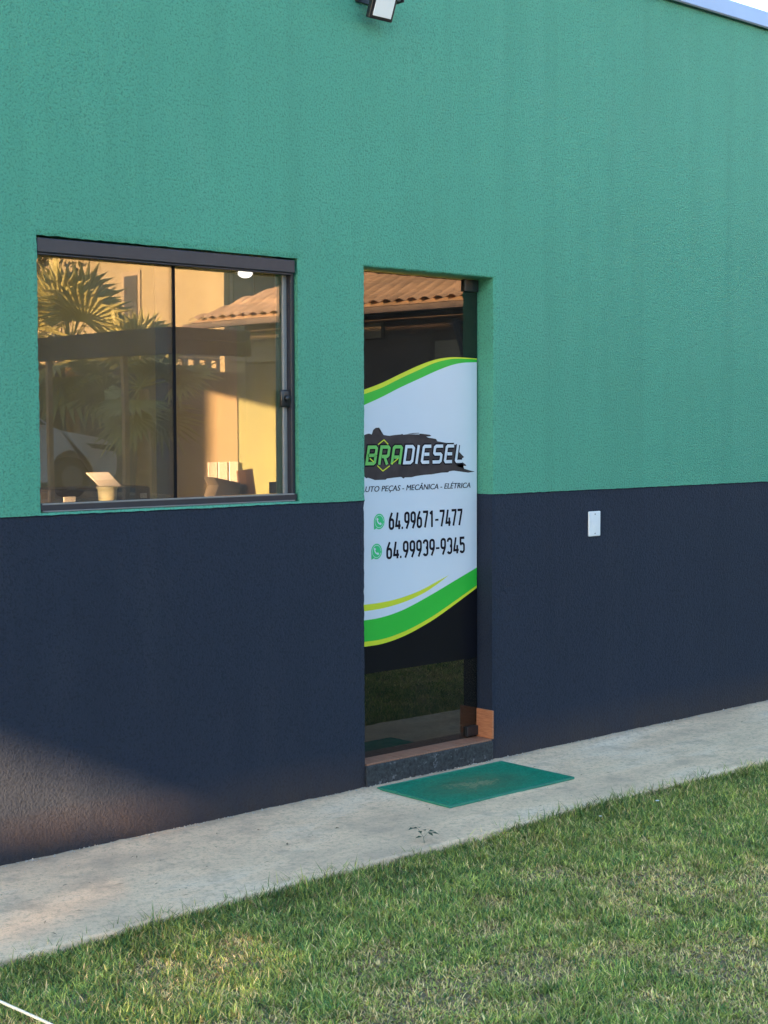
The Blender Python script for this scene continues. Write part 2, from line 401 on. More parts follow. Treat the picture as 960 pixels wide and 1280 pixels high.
def front(i, j):
    if (i, j) in idx: return idx[(i, j)]
    x, z = ax[i], az[j]
    hs = [holes[a, b] for a in (i-1, i) for b in (j-1, j) if 0 <= a < nx-1 and 0 <= b < nz-1]
    y = .0020*mnoise.noise(Vector((x*2, z*2, 0)))+.0002*mnoise.noise(Vector((x*45, z*45, 1)))
    rag = .0035*mnoise.noise(Vector((x*38, z*38, 7)))+.002*mnoise.noise(Vector((x*90, z*90, 3)))
    if any(hs) and not all(hs):
        y += .0035
        if abs(x-WX0) < 1e-4 or abs(x-WX1) < 1e-4 or abs(x-DX0) < 1e-4 or abs(x-DX1) < 1e-4: x += rag
        else: z += rag
    if z < BAND+.003: y += .004
    if j > 0 and (abs(az[j]-BAND) < 1e-4 or abs(az[j]-BAND-.006) < 1e-4): z += .003*mnoise.noise(Vector((x*30, 0, 11)))+.004*mnoise.noise(Vector((x*3.1, 0, 17)))
    vs.append((x, y, z)); idx[(i, j)] = len(vs)-1; return len(vs)-1
fs = []; mi = []
for i in range(nx-1):
    for j in range(nz-1):
        if holes[i, j]: continue
        fs.append((front(i, j), front(i+1, j), front(i+1, j+1), front(i, j+1))); mi.append(1 if az[j] < BAND+.001 else 0)
# reveals: run from the ragged front edge back to the inner face of the wall
bidx = {}
def back(i, j, d):
    if (i, j, d) in bidx: return bidx[(i, j, d)]
    vs.append((ax[i], d, az[j])); bidx[(i, j, d)] = len(vs)-1; return len(vs)-1
for i in range(nx-1):
    for j in range(nz-1):
        if not holes[i, j]: continue
        m = 1 if az[j] < BAND+.001 else 0
        for (ni, nj, a, b) in ((i-1, j, (i, j), (i, j+1)), (i+1, j, (i+1, j+1), (i+1, j)), (i, j+1, (i, j+1), (i+1, j+1)), (i, j-1, (i+1, j), (i, j))):
            if 0 <= ni < nx-1 and 0 <= nj < nz-1 and not holes[ni, nj]:
                f0, f1 = front(*a), front(*b); m0, m1 = back(*a, .03), back(*b, .03); b0, b1 = back(*a, .15), back(*b, .15)
                fs += [(f0, f1, m1, m0), (m0, m1, b1, b0)]; mi += [m, m]
me = bpy.data.meshes.new('front_wall'); me.from_pydata(vs, [], fs)
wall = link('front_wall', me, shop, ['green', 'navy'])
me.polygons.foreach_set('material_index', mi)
bm = bmesh.new(); bm.from_mesh(me); bmesh.ops.recalc_face_normals(bm, faces=bm.faces[:]); bm.to_mesh(me); bm.free()
wall['label'] = 'front wall, green textured paint above and navy below'
# inner lining of the front wall (cream), room walls, floor, ceiling
m = MB()
for (a, b) in (((-3.05, .151, .1), (WX0, .155, 2.75)), ((WX1, .151, .1), (DX0, .155, 2.75)), ((DX1, .151, .1), (2.2, .155, 2.75)),
               ((WX0, .151, .1), (WX1, .155, WZ0)), ((WX0, .151, WZ1), (WX1, .155, 2.75)), ((DX0, .151, DZ1), (DX1, .155, 2.75))): m.box(a, b)
m.box((-3.05, 3.0, .1), (2.2, 3.1, 2.75)); m.box((2.2, .15, .1), (2.3, 3.1, 2.75))
m.build('inner_wall', 'inner', shop)
m = MB()   # end wall with its side opening
m.box((-3.2, .15, -.1), (-3.05, .30, 3.7)); m.box((-3.2, 1.385, -.1), (-3.05, 5.9, 3.7)); m.box((-3.2, .30, 2.645), (-3.05, 1.385, 3.7)); m.box((-3.2, .30, -.1), (-3.05, 1.385, .12))
m.build('end_wall', 'green', shop)
m = MB(); m.box((-3.2, .008, -.1), (-3.19, .1495, TOP-.002)); m.build('wall_end', 'green', shop)
MB().box((8.99, .008, -.1), (9.0, .1495, TOP-.002)).build('wall_end', 'green', shop)
m = MB(); m.box((8.85, .15, -.1), (9, 5.9, 3.7)); m.box((-3.05, 5.75, -.1), (8.85, 5.9, 3.7)); m.build('rear_wall', 'green', shop)
MB().box((-3.05, .155, .0), (2.2, 3, .1)).build('inner_floor', 'floor_in', shop)
MB().box((-3.05, .155, 2.75), (2.2, 3.1, 2.85)).build('ceiling', 'ceiling', shop)
MB().box((-3.05, .16, 3.60), (8.85, 5.75, 3.68)).build('roof', 'flash', shop)
m = MB()
m.prism([(-.022, TOP+.002), (-.028, TOP+.008), (-.012, TOP+.088), (.20, TOP+.094), (.20, TOP+.085), (-.004, TOP+.080), (-.016, TOP+.002)], 0, -3.25, 1.96)
m.prism([(-.025, TOP-.002), (-.031, TOP+.004), (-.015, TOP+.091), (.20, TOP+.097), (.20, TOP+.089), (-.007, TOP+.083), (-.019, TOP-.002)], 0, 1.90, 9.05)
m.build('parapet_capping', 'flash', shop)
MB().box((-3.2, .004, TOP), (9, .15, TOP+.08)).build('parapet_block', 'green', shop)
MAT['strip'] = simple('black_rubber_strip', (.008, .008, .010), .8, .1, 20, spec=.1)
# window: header rail, sill rail, jamb profiles, two frameless tempered panes, lock
m = MB(); m.rbox((WX0+.004, .006, 2.1975), (WX1-.012, .085, 2.250), .004); m.rbox((WX0+.006, .012, 2.190), (WX1-.02, .03, 2.197), .002)
m.rbox((WX0+.004, .010, WZ0+.006), (WX1-.006, .085, 1.293), .003)
m.rbox((WX0+.004, .028, 1.294), (WX0+.014, .08, 2.197), .002); m.rbox((WX1-.021, .024, 1.294), (WX1-.004, .08, 2.197), .002)
win = m.build('window', 'alu', shop); win['label'] = 'sliding window of two tempered panes in dark grey aluminium'
m = MB(); m.rbox((WX0+.010, .0085, WZ0+.0275), (WX1-.02, .0135, WZ0+.0335), .001); m.rbox((WX0+.010, .004, WZ0+.002), (WX1-.02, .012, WZ0+.0065), .001)
m.build('sill_lip', 'alu_light', win)
m = MB(); m.box((WX0+.012, .048, 1.294), (-.944, .056, 2.197)); p1 = m.build('pane', 'glass', win)
m = MB(); m.box((-1.02, .062, 1.294), (-.386, .070, 2.197)); p2 = m.build('pane', 'glass', win)
MB().rbox((-.955, .042, 1.294), (-.9435, .0475, 2.197), .0005).build('meeting_strip', 'strip', win)
MB().rbox((-.4045, .050, 1.294), (-.3835, .0615, 2.197), .002).build('pull_profile', 'alu_light', win)
m = MB(); m.rbox((-.428, .030, 1.650), (-.378, .0495, 1.722), .008); m.tube([(-.403, .030, 1.686), (-.403, .018, 1.686)], [.014, .012], 14)
m.build('lock', 'black', win, True)
# door
m = MB(); m.box((DX0+.004, .1, .1062), (DX1-.006, .110, 2.243)); door = m.build('door', 'glass_door', shop); door['label'] = 'smoked glass door with a printed advertising banner'
MB().box((DX0+.004, .0992, .480), (DX1-.008, .0998, .92)).build('lower_film', 'film', door)
for z0, z1 in ((.114, .160),):
    MB().rbox((.715, .085, z0), (.792, .118, z1), .004).build('pivot_clamp', 'black', door)
MB().rbox((.70, .098-.012, 2.19), (.792, .118, 2.246), .004).build('pivot_clamp', 'black', door)
# banner print, everything on the outer face of the glass
def poly2(me_v, me_f, me_m, pts, y, mi):
    b = len(me_v); me_v += [(x, y, z) for x, z in pts]; me_f.append(tuple(range(b, b+len(pts)))); me_m.append(mi)
bv, bf, bmi = [], [], []
top_out = [(.004, 1.708), (0.0844, 1.7294), (0.1928, 1.7618), (0.3016, 1.8023), (0.4128, 1.8415), (0.5072, 1.8689), (0.584, 1.8818), (0.6618, 1.8867), (0.792, 1.8841)]
top_mid = [(.004, 1.690), (0.0843, 1.7098), (0.1927, 1.7407), (0.3015, 1.7823), (0.4127, 1.8213), (0.5072, 1.8539), (0.6033, 1.8748), (0.6815, 1.8803), (0.792, 1.8799)]
top_in = [(.004, 1.636), (0.0841, 1.6622), (0.1925, 1.6999), (0.3014, 1.7423), (0.4126, 1.7809), (0.5262, 1.8204), (0.6227, 1.8486), (0.7012, 1.8622), (0.792, 1.8667)]
bot_out = [(.004, .6035), (0.0809, 0.6018), (0.1963, 0.6052), (0.3294, 0.6284), (0.4815, 0.6751), (0.6064, 0.7259), (0.792, 0.8098)]
bot_mid = [(.004, .6265), (0.081, 0.6233), (0.1964, 0.6258), (0.3295, 0.6483), (0.4816, 0.6932), (0.6064, 0.7427), (0.792, 0.8212)]
bot_in = [(.004, .7200), (0.0815, 0.7183), (0.1968, 0.7241), (0.3298, 0.7489), (0.4972, 0.8017), (0.6541, 0.8572), (0.792, 0.9060)]
sw_t = [(.004, .790), (0.0818, 0.7877), (0.1825, 0.7895), (0.3002, 0.8004), (0.4206, 0.8241), (0.5128, 0.8527), (0.6066, 0.883)]
sw_b = [(.004, .760), (0.0817, 0.7588), (0.197, 0.7632), (0.3299, 0.7817), (0.4511, 0.8132), (0.5438, 0.8518)]
def smooth(pts, n=5):
    out = []
    for i in range(len(pts)-1):
        p0 = pts[max(i-1, 0)]; p1 = pts[i]; p2 = pts[i+1]; p3 = pts[min(i+2, len(pts)-1)]
        for k in range(n):
            t = k/n
            out.append(tuple(.5*(2*p1[a]+(p2[a]-p0[a])*t+(2*p0[a]-5*p1[a]+4*p2[a]-p3[a])*t*t+(3*p1[a]-p0[a]-3*p2[a]+p3[a])*t**3) for a in (0, 1)))
    return out+[pts[-1]]
def strip(a, b, y, mi):
    a, b = smooth(a), smooth(b); n = min(len(a), len(b)); base = len(bv)
    a = resamp(a, 40); b = resamp(b, 40)
    for p, q in zip(a, b): bv.extend([(p[0], y, p[1]), (q[0], y, q[1])])
    for i in range(len(a)-1): bf.append((base+2*i, base+2*i+1, base+2*i+3, base+2*i+2)); bmi.append(mi)
def resamp(p, n):
    xs = [a[0] for a in p]; zs = [a[1] for a in p]; X = np.linspace(xs[0], xs[-1], n)
    return list(zip(X, np.interp(X, xs, zs)))
YB = .0988
strip(top_in, bot_in, YB, 0)
strip(top_out, top_mid, YB, 2); strip(top_mid, top_in, YB, 1)
strip(bot_in, bot_mid, YB, 1); strip(bot_mid, bot_out, YB, 2)
strip(sw_t, sw_b+[(0.6066, 0.883)], YB-.0003, 2)
blob = [(.004,1.352),(.02,1.41),(.005,1.45),(.03,1.475),(.01,1.512),(.05,1.520),(0.0979, 1.536), (0.1129, 1.5384), (0.1296, 1.5346), (0.1397, 1.5457), (0.1381, 1.5544), (0.1524, 1.5631), (0.165, 1.5581), (0.1735, 1.5643), (0.1785, 1.5543), (0.1734, 1.548), (0.192, 1.538), (0.2004, 1.5317), (0.2345, 1.5277), (0.2671, 1.5312), (0.306, 1.5335), (0.3121, 1.536), (0.3208, 1.5321), (0.3539, 1.5345), (0.4156, 1.5328), (0.4244, 1.5366), (0.4851, 1.5311), (0.4959, 1.5246), (0.4618, 1.5223), (0.46, 1.5184), (0.4959, 1.5156), (0.5248, 1.5115), (0.5049, 1.5052), (0.532, 1.5011), (0.5684, 1.493), (0.6234, 1.4885), (0.6623, 1.4816), (0.6697, 1.4645), (0.6753, 1.4447), (0.7071, 1.4259), (0.6884, 1.4183), (0.6958, 1.4024), (0.7165, 1.3915), (0.7221, 1.3848), (0.6884, 1.3854), (0.6557, 1.3913), (0.6585, 1.386), (0.7071, 1.3719), (0.7447, 1.3632), (0.7789, 1.3571), (0.7353, 1.3528), (0.6883, 1.3592), (0.6418, 1.3641), (0.6141, 1.3647), (0.6012, 1.3572), (0.5591, 1.3569), (0.5173, 1.3565), (0.4956, 1.3506), (0.4462, 1.3492), (0.3974, 1.3452), (0.3709, 1.3408), (0.3288, 1.3406), (0.3201, 1.3357), (0.3054, 1.3437), (0.2578, 1.3411), (0.2192, 1.3383), (0.2107, 1.3335), (0.1471, 1.3339), (0.1237, 1.3407), (0.1069, 1.3449), (0.0953, 1.3427), (0.0837, 1.3517), (0.097, 1.3551), (0.0837, 1.3591), (0.05, 1.3551), (.03, 1.348)]
def fillpoly(pts, y, mi):
    bm = bmesh.new(); vv = [bm.verts.new((x, y, z)) for x, z in pts]
    f = bm.faces.new(vv); bmesh.ops.triangulate(bm, faces=[f]); bm.verts.index_update(); b = len(bv)
    bv.extend([tuple(v.co) for v in bm.verts]); 
    for f in bm.faces: bf.append(tuple(b+v.index for v in f.verts)); bmi.append(mi)
    bm.free()
fillpoly(blob, YB-.0003, 4)
fillpoly([(0.3452, 1.5365), (0.3803, 1.5394), (0.4156, 1.5399), (0.4209, 1.5373), (0.3715, 1.5355)], YB-.0003, 4)
ZL = [YB-.0006]
def stroke(pts, width, y, mi, closed=False):
    """one mitred ribbon; no overlap with itself"""
    P = [Vector((a, b)) for a, b in pts]; n = len(P); L = []; Rr = []
    for i in range(n):
        if closed: a, b = P[i-1], P[(i+1) % n]
        else: a, b = P[max(i-1, 0)], P[min(i+1, n-1)]
        d1 = (P[i]-a).normalized() if (P[i]-a).length > 1e-9 else None; d2 = (b-P[i]).normalized() if (b-P[i]).length > 1e-9 else None
        d1 = d1 or d2; d2 = d2 or d1
        n1 = Vector((-d1.y, d1.x)); n2 = Vector((-d2.y, d2.x)); mm = (n1+n2).normalized(); k = width/2/max(.35, mm.dot(n1))
        L.append(P[i]+mm*k); Rr.append(P[i]-mm*k)
    base = len(bv)
    for l, r in zip(L, Rr): bv.extend([(l.x, y, l.y), (r.x, y, r.y)])
    for i in range(n if closed else n-1):
        j = (i+1) % n; bf.append((base+2*i, base+2*i+1, base+2*j+1, base+2*j)); bmi.append(mi)
def arc(cx, cy, rx, ry, a0, a1, n=7): return [(cx+rx*math.cos(R(a0+(a1-a0)*k/n)), cy+ry*math.sin(R(a0+(a1-a0)*k/n))) for k in range(n+1)]
sw = .115; W = .40; r = W/2-sw/2; c = W/2; lo = sw/2; hi = 1-sw/2; ry = r*.95
DIG = {
 '6': [(arc(c, .30+.0, r, ry*1.0, 180, 0)[::-1] and None)],
}
def digit(ch):
    l, rr = sw/2, W-sw/2
    if ch == '9':
        loop = arc(c, hi-ry, r, ry, 0, 180)+arc(c, .40+ry, r, ry, 180, 360)
        return [(loop, True), ([(rr, .62)]+[(rr, .5)]+[(rr-.02, .38), (c-.04, 0)], False)]
    if ch == '6':
        loop = arc(c, lo+ry, r, ry, 180, 360)+arc(c, .60-ry, r, ry, 0, 180)
        return [(loop, True), ([(l, .38), (l, .5), (l+.02, .62), (c+.04, 1)], False)]
    if ch == '4': return [([(c-.01, 1), (l+.0, .22), (l+.0, .21), (W+.02, .21)], False), ([(W-.10, .52), (W-.10, 0)], False)]
    if ch == '7': return [([(0, hi), (rr, hi), (rr, .86), (c-.05, 0)], False)]
    if ch == '1': return [([(c+.03, 0), (c+.03, 1)], False), ([(c, .93), (c-.13, .80)], False)]
    if ch == '3': return [([(l, .76)]+arc(c, hi-ry, r, ry, 170, 0)+[(rr, .62)]+arc(c, .54, r, .07, -10, -80, 3), False),
                          (arc(c, .46, r, .06, 80, 10, 3)+[(rr, .36)]+arc(c, lo+ry, r, ry, 0, -170), False)]
    if ch == '5': return [([(rr+.03, hi), (l+.01, hi), (l+.01, .56)], False), ([(l, .50)]+arc(c, .60-ry, r, ry, 130, 0)+arc(c, lo+ry, r, ry, 0, -170), False)]
def numline(txt, x0, x1, z0, h, mi):
    adv = {'.': .22, '-': .36}; tot = sum(adv.get(ch, W+.09) for ch in txt)-.09; sx = (x1-x0)/(tot*h); x = x0
    for ch in txt:
        T = lambda p: (x+p[0]*h*sx, z0+p[1]*h)
        if ch == '.': stroke([T((.055, 0)), T((.055, .14))], .13*h, ZL[0], mi)
        elif ch == '-': stroke([T((.0, .42)), T((.27, .42))], .12*h, ZL[0], mi)
        else:
            for k, (pl, cl) in enumerate(digit(ch)): stroke([T(p) for p in pl], sw*1.32*h, ZL[0]-k*.0002, mi, cl)
        x += adv.get(ch, W+.09)*h*sx
numline('64.99671-7477', .2300, .6940, 1.1100, .0757, 3)
numline('64.99939-9345', .2145, .7105, .9798, .0755, 3)
for (cx, cz) in ((.1716, 1.1500), (.1556, 1.0182)):
    pts = arc(cx, cz, .0322, .0345, 225, 225-335, 26)
    pts = [(cx-.031, cz-.0355)]+arc(cx, cz, .0322, .0345, 205, 205-325, 26)
    fillpoly(pts, ZL[0], 5)
    stroke(arc(cx, cz, .0255, .0275, 0, 345, 22), .0022, ZL[0]-.0002, 0)
    a = [(cx-.0125, cz+.0125), (cx-.0105, cz+.002), (cx-.003, cz-.0075), (cx+.0085, cz-.0125)]
    stroke(smooth(a, 4), .0058, ZL[0]-.0003, 0)
    stroke([(cx-.0150, cz+.0140), (cx-.0065, cz+.0075)], .0085, ZL[0]-.0005, 0); stroke([(cx+.0035, cz-.0065), (cx+.0115, cz-.0140)], .0085, ZL[0]-.0005, 0)
# word mark
GL = {
 'B': (.62, [([(.10, .5), (.50, .5), (.57, .57), (.57, .86), (.50, .93), (.10, .93), (.10, .07), (.50, .07), (.57, .14), (.57, .43), (.51, .495)], False)]),
 'R': (.62, [([(.10, 0), (.10, .93), (.50, .93), (.57, .86), (.57, .50), (.50, .43), (.19, .43)], False), ([(.36, .40), (.57, .0)], False)]),
 'A': (.62, [([(.10, 0), (.10, .86), (.17, .93), (.50, .93), (.57, .86), (.57, 0)], False), ([(.19, .38), (.48, .38)], False)]),
 'D': (.62, [([(.10, .07), (.47, .07), (.57, .17), (.57, .83), (.47, .93), (.10, .93)], True)]),
 'I': (.20, [([(.10, 0), (.10, 1)], False)]),
 'E': (.58, [([(.56, .93), (.16, .93), (.10, .86), (.10, .14), (.16, .07), (.56, .07)], False), ([(.19, .5), (.50, .5)], False)]),
 'S': (.62, [([(.60, .93), (.17, .93), (.10, .86), (.10, .57), (.17, .50), (.50, .50), (.57, .43), (.57, .14), (.50, .07), (.07, .07)], False)]),
 'L': (.52, [([(.10, 1), (.10, .14), (.16, .07), (.52, .07)], False)])}
hgt = .0835; word = 'BRADIESEL'; tot = sum(GL[ch][0]+.13 for ch in word)-.13
x = .0860; kx = (.6920-.0860)/tot; z0 = 1.4010; sh = .195
for ch in word[:3]: pass
for pas in (0, 1):
    x = .0860
    for q, ch in enumerate(word):
        wd, pls = GL[ch]
        for k, (pl, cl) in enumerate(pls):
            pp = [(x+a*kx+b*hgt*sh, z0+b*hgt) for a, b in pl]
            if pas == 0: stroke(pp, 0.0285, ZL[0]-.0002*k-.00005*q, 3, cl)
            else: stroke(pp, .0146, ZL[0]-.0012-.0002*k, 6 if q < 3 else 0, cl)
        x += (wd+.13)*kx
for pl in ([(0.1647, 1.4896), (0.2003, 1.5101), (0.2257, 1.4899)], [(0.1601, 1.3973), (0.193, 1.3728), (0.234, 1.3945)], [(0.2451, 1.4019), (0.2857, 1.4263)], [(.115, 1.430), (.140, 1.413)]):
    stroke(pl, .0048, ZL[0]-.0018, 2)
me = bpy.data.meshes.new('banner'); me.from_pydata(bv, [], bf)
banner = link('banner', me, door, ['p_white', 'p_green', 'p_yellow', 'p_black', 'p_blob', 'p_wa', 'p_lgreen'])
me.polygons.foreach_set('material_index', bmi); banner['label'] = 'white banner print with green and yellow swooshes, logo and two phone numbers'
def text_mesh(name, txt, x0, x1, z0, y, h, shear, mat, parent, bold=0.0):
    cu = bpy.data.curves.new(name, 'FONT'); cu.body = txt; cu.size = 1; cu.shear = shear; cu.offset = 0; cu.resolution_u = 3
    to = bpy.data.objects.new(name, cu); COL.objects.link(to); bpy.context.view_layer.update()
    m2 = bpy.data.meshes.new_from_object(to.evaluated_get(bpy.context.evaluated_depsgraph_get()))
    bpy.data.objects.remove(to); bpy.data.curves.remove(cu)
    xs = [v.co.x for v in m2.vertices]; lo_, hi_ = min(xs), max(xs)
    cap = .70
    for v in m2.vertices:
        a, b = v.co.x, v.co.y; v.co = (x0+(a-lo_)/(hi_-lo_)*(x1-x0), y, z0+b/cap*h)
    m2.materials.clear()
    return link(name, m2, parent, [mat])
for dx_, dy_ in ((0, 0), (.0011, .0002)): text_mesh('tagline_lettering', 'AUTO PEÇAS - MECÂNICA - ELÉTRICA', .058+dx_, .7470+dx_, 1.2825, ZL[0]-.0004-dy_, .0250, .22, 'p_black', door, .006)
# step: cement riser, wood-look tiles, skirting tile
m = MB(); m.rbox((DX0+.002, -.004, -.05), (DX1-.002, .13, .098), .006); st = m.build('step', 'riser', shop)
xs = [.004, .20, .40, .60, .792]
for a, b in zip(xs[:-1], xs[1:]): MB().rbox((a+.0012, .000, .0985), (b-.0012, .149, .106), .0015).build('tile', 'steptile', st)
MB().rbox((.788, -.006, .1065), (.799, .098, .240), .002).build('skirting_tile', 'skirttile', shop)
# ------------------------------------------------------------------ things on and by the wall
MAT['lens_white'] = simple('floodlight_reflector', (.93, .92, .90), .25, .02, 9)
fl = empty('floodlight', (0, -.1, 3.33), label='small black LED floodlight tilted down, fixed high on the green wall', cat='lamp')
hs = bpy.data.objects.new  # housing is built flat, then tilted about x
def tilted(mb, name, mat, parent, tilt=22, off=(.026, -.118, 3.372)):
    Rm = Matrix.Rotation(R(tilt), 4, 'X')
    mb.v = [tuple(Vector(off)-Vector((0, -.1, 3.33))+(Rm @ Vector(v))) for v in mb.v]
    return mb.build(name, mat, parent)
# local frame: face looks to -y, width x, height z
m = MB(); m.rbox((-.066, -.004, -.110), (.066, .022, .062), .005)
for k in range(7): m.box((-.050+k*.016, .022, -.06), (-.046+k*.016, .036, .05))
tilted(m, 'housing', 'black', fl)
m = MB(); m.rbox((-.051, -.008, -.096), (.051, -.0045, .050), .002); tilted(m, 'lens', 'lens_white', fl)
m = MB(); m.tube([(-.067, .008, -.012), (-.092, .008, -.012)], .007, 10); tilted(m, 'bolt', 'alu_light', fl); m = MB(); m.tube([(.067, .008, -.012), (.088, .008, -.012)], .007, 10); tilted(m, 'bolt', 'alu_light', fl)
m = MB(); m.rbox((-.082, -.03, .02), (-.078, .098, .045), .001); m.rbox((.078, -.03, .02), (.082, .098, .045), .001); m.rbox((-.082, .094, .02), (.082, .098, .045), .001); m.v = [(a+.035, b_, c_) for a, b_, c_ in m.v]
m.build('bracket', 'black', fl)
pl = empty('cover_plate', (1.5265, 0, 1.083), label='white electrical cover plate on the navy wall right of the door', cat='wall plate')
MB().rbox((-.044, -.006, -.062), (.044, .004, .062), .004).build('plate', 'white_pl', pl)
MB().rbox((-.020, -.0085, -.016), (.020, -.0062, .016), .002).build('blank_insert', 'white_pl', pl)
m = MB(); m.tube([(0, -.0085, .048), (0, -.0055, .048)], .0032, 8); m.build('screw', 'alu_light', pl); m = MB(); m.tube([(0, -.0085, -.048), (0, -.0055, -.048)], .0032, 8); m.build('screw', 'alu_light', pl)
# door mat
dm = empty('door_mat', (.411, -.272, .006), label='green vinyl door mat with worn muddy centre below the door step', cat='door mat')
dm.rotation_euler = (0, 0, R(-.6))
vs = []; fs = []; NX, NY = 60, 38
for j in range(NY+1):
    for i in range(NX+1):
        x = -.380+.760*i/NX; y = -.218+.436*j/NY
        vs.append((x, y, .0035+.0016*mnoise.noise(Vector((x*30, y*30, 0)))+.0018*mnoise.noise(Vector((x*4, y*4, 3)))))
for j in range(NY):
    for i in range(NX): a = j*(NX+1)+i; fs.append((a, a+1, a+NX+2, a+NX+1))
me = bpy.data.meshes.new('mat_pile'); me.from_pydata(vs, [], fs); link('mat_pile', me, dm, ['mat'], True)
m = MB()
for a, b in (((-.388, -.226, -.006), (.388, -.214, .005)), ((-.388, .214, -.006), (.388, .226, .005)), ((-.388, -.2145, -.006), (-.377, .2145, .005)), ((.377, -.2145, -.006), (.388, .2145, .005))): m.rbox(a, b, .002)
MAT['matrim'] = simple('green_mat_rim', (.02, .20, .13), .5, .1, 20); m.build('mat_rim', 'matrim', dm)
# white cord over the lawn, lower left
MAT['cord'] = simple('cream_cord', (.75, .70, .56), .6, .05, 30)
pts = [Vector((-2.405, -.70, 0.028)), Vector((-2.389, -.95, 0.024)), Vector((-2.376, -1.143, 0.020)), Vector((-2.359, -1.391, 0.022)), Vector((-2.335, -1.75, 0.020)), Vector((-2.31, -2.3, 0.016)), Vector((-2.28, -2.9, 0.006))]
o = MB().tube(pts, .0042, 8).build('cord', 'cord', None, True); o.location.x = -.035; tag(o, 'cream coloured cord lying across the grass at the lower left corner', 'cord')
# weed growing at the sidewalk edge
MAT['weed'] = simple('weed_leaf', (.03, .06, .03), .5, .2, 40)
wd = empty('weed', (-.42, -.80, 0), label='tiny dark green weed sprig at the sidewalk edge below the door mat', cat='plant')
m = MB(); m.tube([(0, 0, -.02), (.004, .01, .02), (-.006, .03, .05)], [.0010, .0008, .0005], 5); m.tube([(.004, .01, .02), (.02, .0, .04)], [.0007, .0005], 5); m.build('stem', 'weed', wd)
for (px, py, pz, an) in ((-.006, .03, .052, 2.0), (-.02, .035, .055, 3.0), (.006, .036, .050, .8), (.02, 0, .042, -.3), (.028, -.008, .036, -.9), (.012, .008, .044, 1.2), (.03, .01, .03, .3), (-.01, .02, .045, 4.2), (.015, -.004, .036, 4.6), (0, .012, .022, 2.6)):
    ca, sa = math.cos(an), math.sin(an); q = []
    for (u, v, ww) in ((0, 0, 0), (.013, .009, .003), (.029, 0, -.004), (.013, -.009, .003)): q.append((px+u*ca-v*sa, py+u*sa+v*ca, pz+ww))
    MB().add(q, [(0, 1, 2), (0, 2, 3)]).build('leaf', 'weed', wd)
MAT['petal'] = simple('white_petal', (.80, .80, .78), .6, .05, 30)
for k, (fx, fy) in enumerate(((.68, -1.05), (.35, -1.02))):
    f_ = empty('flower', (fx, fy, -.04), label=['small white flower standing above the grass below the door mat', 'second smaller white flower in the grass, further left'][k], cat='flower', group='white flowers in the lawn')
    MB().tube([(0, 0, 0), (.004, .0, .03), (.0, .004, .058-.012*k)], [.0012, .0012, .001], 5).build('stem', 'weed', f_)
    m = MB()
    for q in range(6):
        a = q*math.pi/3; ca, sa = math.cos(a), math.sin(a); r0 = .0105-.003*k; zz = .059-.012*k
        m.add([(0, .004, zz), (r0*.6*ca-r0*.3*sa, .004+r0*.6*sa+r0*.3*ca, zz+.003), (r0*ca, .004+r0*sa, zz+.002), (r0*.6*ca+r0*.3*sa, .004+r0*.6*sa-r0*.3*ca, zz+.003)], [(0, 1, 2, 3)])
    m.build('petals', 'petal', f_)
MAT['dry'] = simple('dry_clippings', (.17, .12, .07), .9, .4, 60)
m = MB()
for k in range(90):
    x = random.uniform(-2.3, 3.4); y = -.05-.78*random.random()**.7; a = random.uniform(0, 6.3); l = random.uniform(.004, .020); w_d = random.uniform(.0008, .0025)
    if k % 12 == 0: w_d *= 3
    ca, sa = math.cos(a), math.sin(a); z = .0065
    m.add([(x-l*ca, y-l*sa, z), (x+w_d*sa, y-w_d*ca, z+.003), (x+l*ca, y+l*sa, z+.001), (x-w_d*sa, y+w_d*ca, z+.004)], [(0, 1, 2, 3)])
tag(m.build('dry_clippings', 'dry'), kind='stuff', label='dry grass clippings and bits of leaf scattered on the concrete path')
# crumbs of mortar and paint along the foot of the wall
MAT['crumb'] = simple('pale_mortar', (.42, .38, .33), .9, .3, 90)
m = MB()
for k in range(900):
    x = random.uniform(-2.2, 3.2); y = -abs(random.gauss(0, .012))-.004; s = random.uniform(.001, .0040)*(1.8 if random.random() < .04 else 1)
    if k > 780: y = random.uniform(-.82, -.05); s *= .6
    a = [Vector((random.gauss(0, 1), random.gauss(0, 1), random.gauss(0, 1))).normalized()*s for _ in range(6)]
    base = [(s, 0, 0), (-s, 0, 0), (0, s, 0), (0, -s, 0), (0, 0, s*.8), (0, 0, -s*.6)]
    m.add([(x+b[0]+c_.x*.5, y+b[1]+c_.y*.5, .009+b[2]+c_.z*.4) for b, c_ in zip(base, a)], [(0, 2, 4), (2, 1, 4), (1, 3, 4), (3, 0, 4), (2, 0, 5), (1, 2, 5), (3, 1, 5), (0, 3, 5)])
tag(m.build('mortar_crumbs', 'crumb'), kind='stuff', label='pale crumbs of mortar scattered along the foot of the wall')
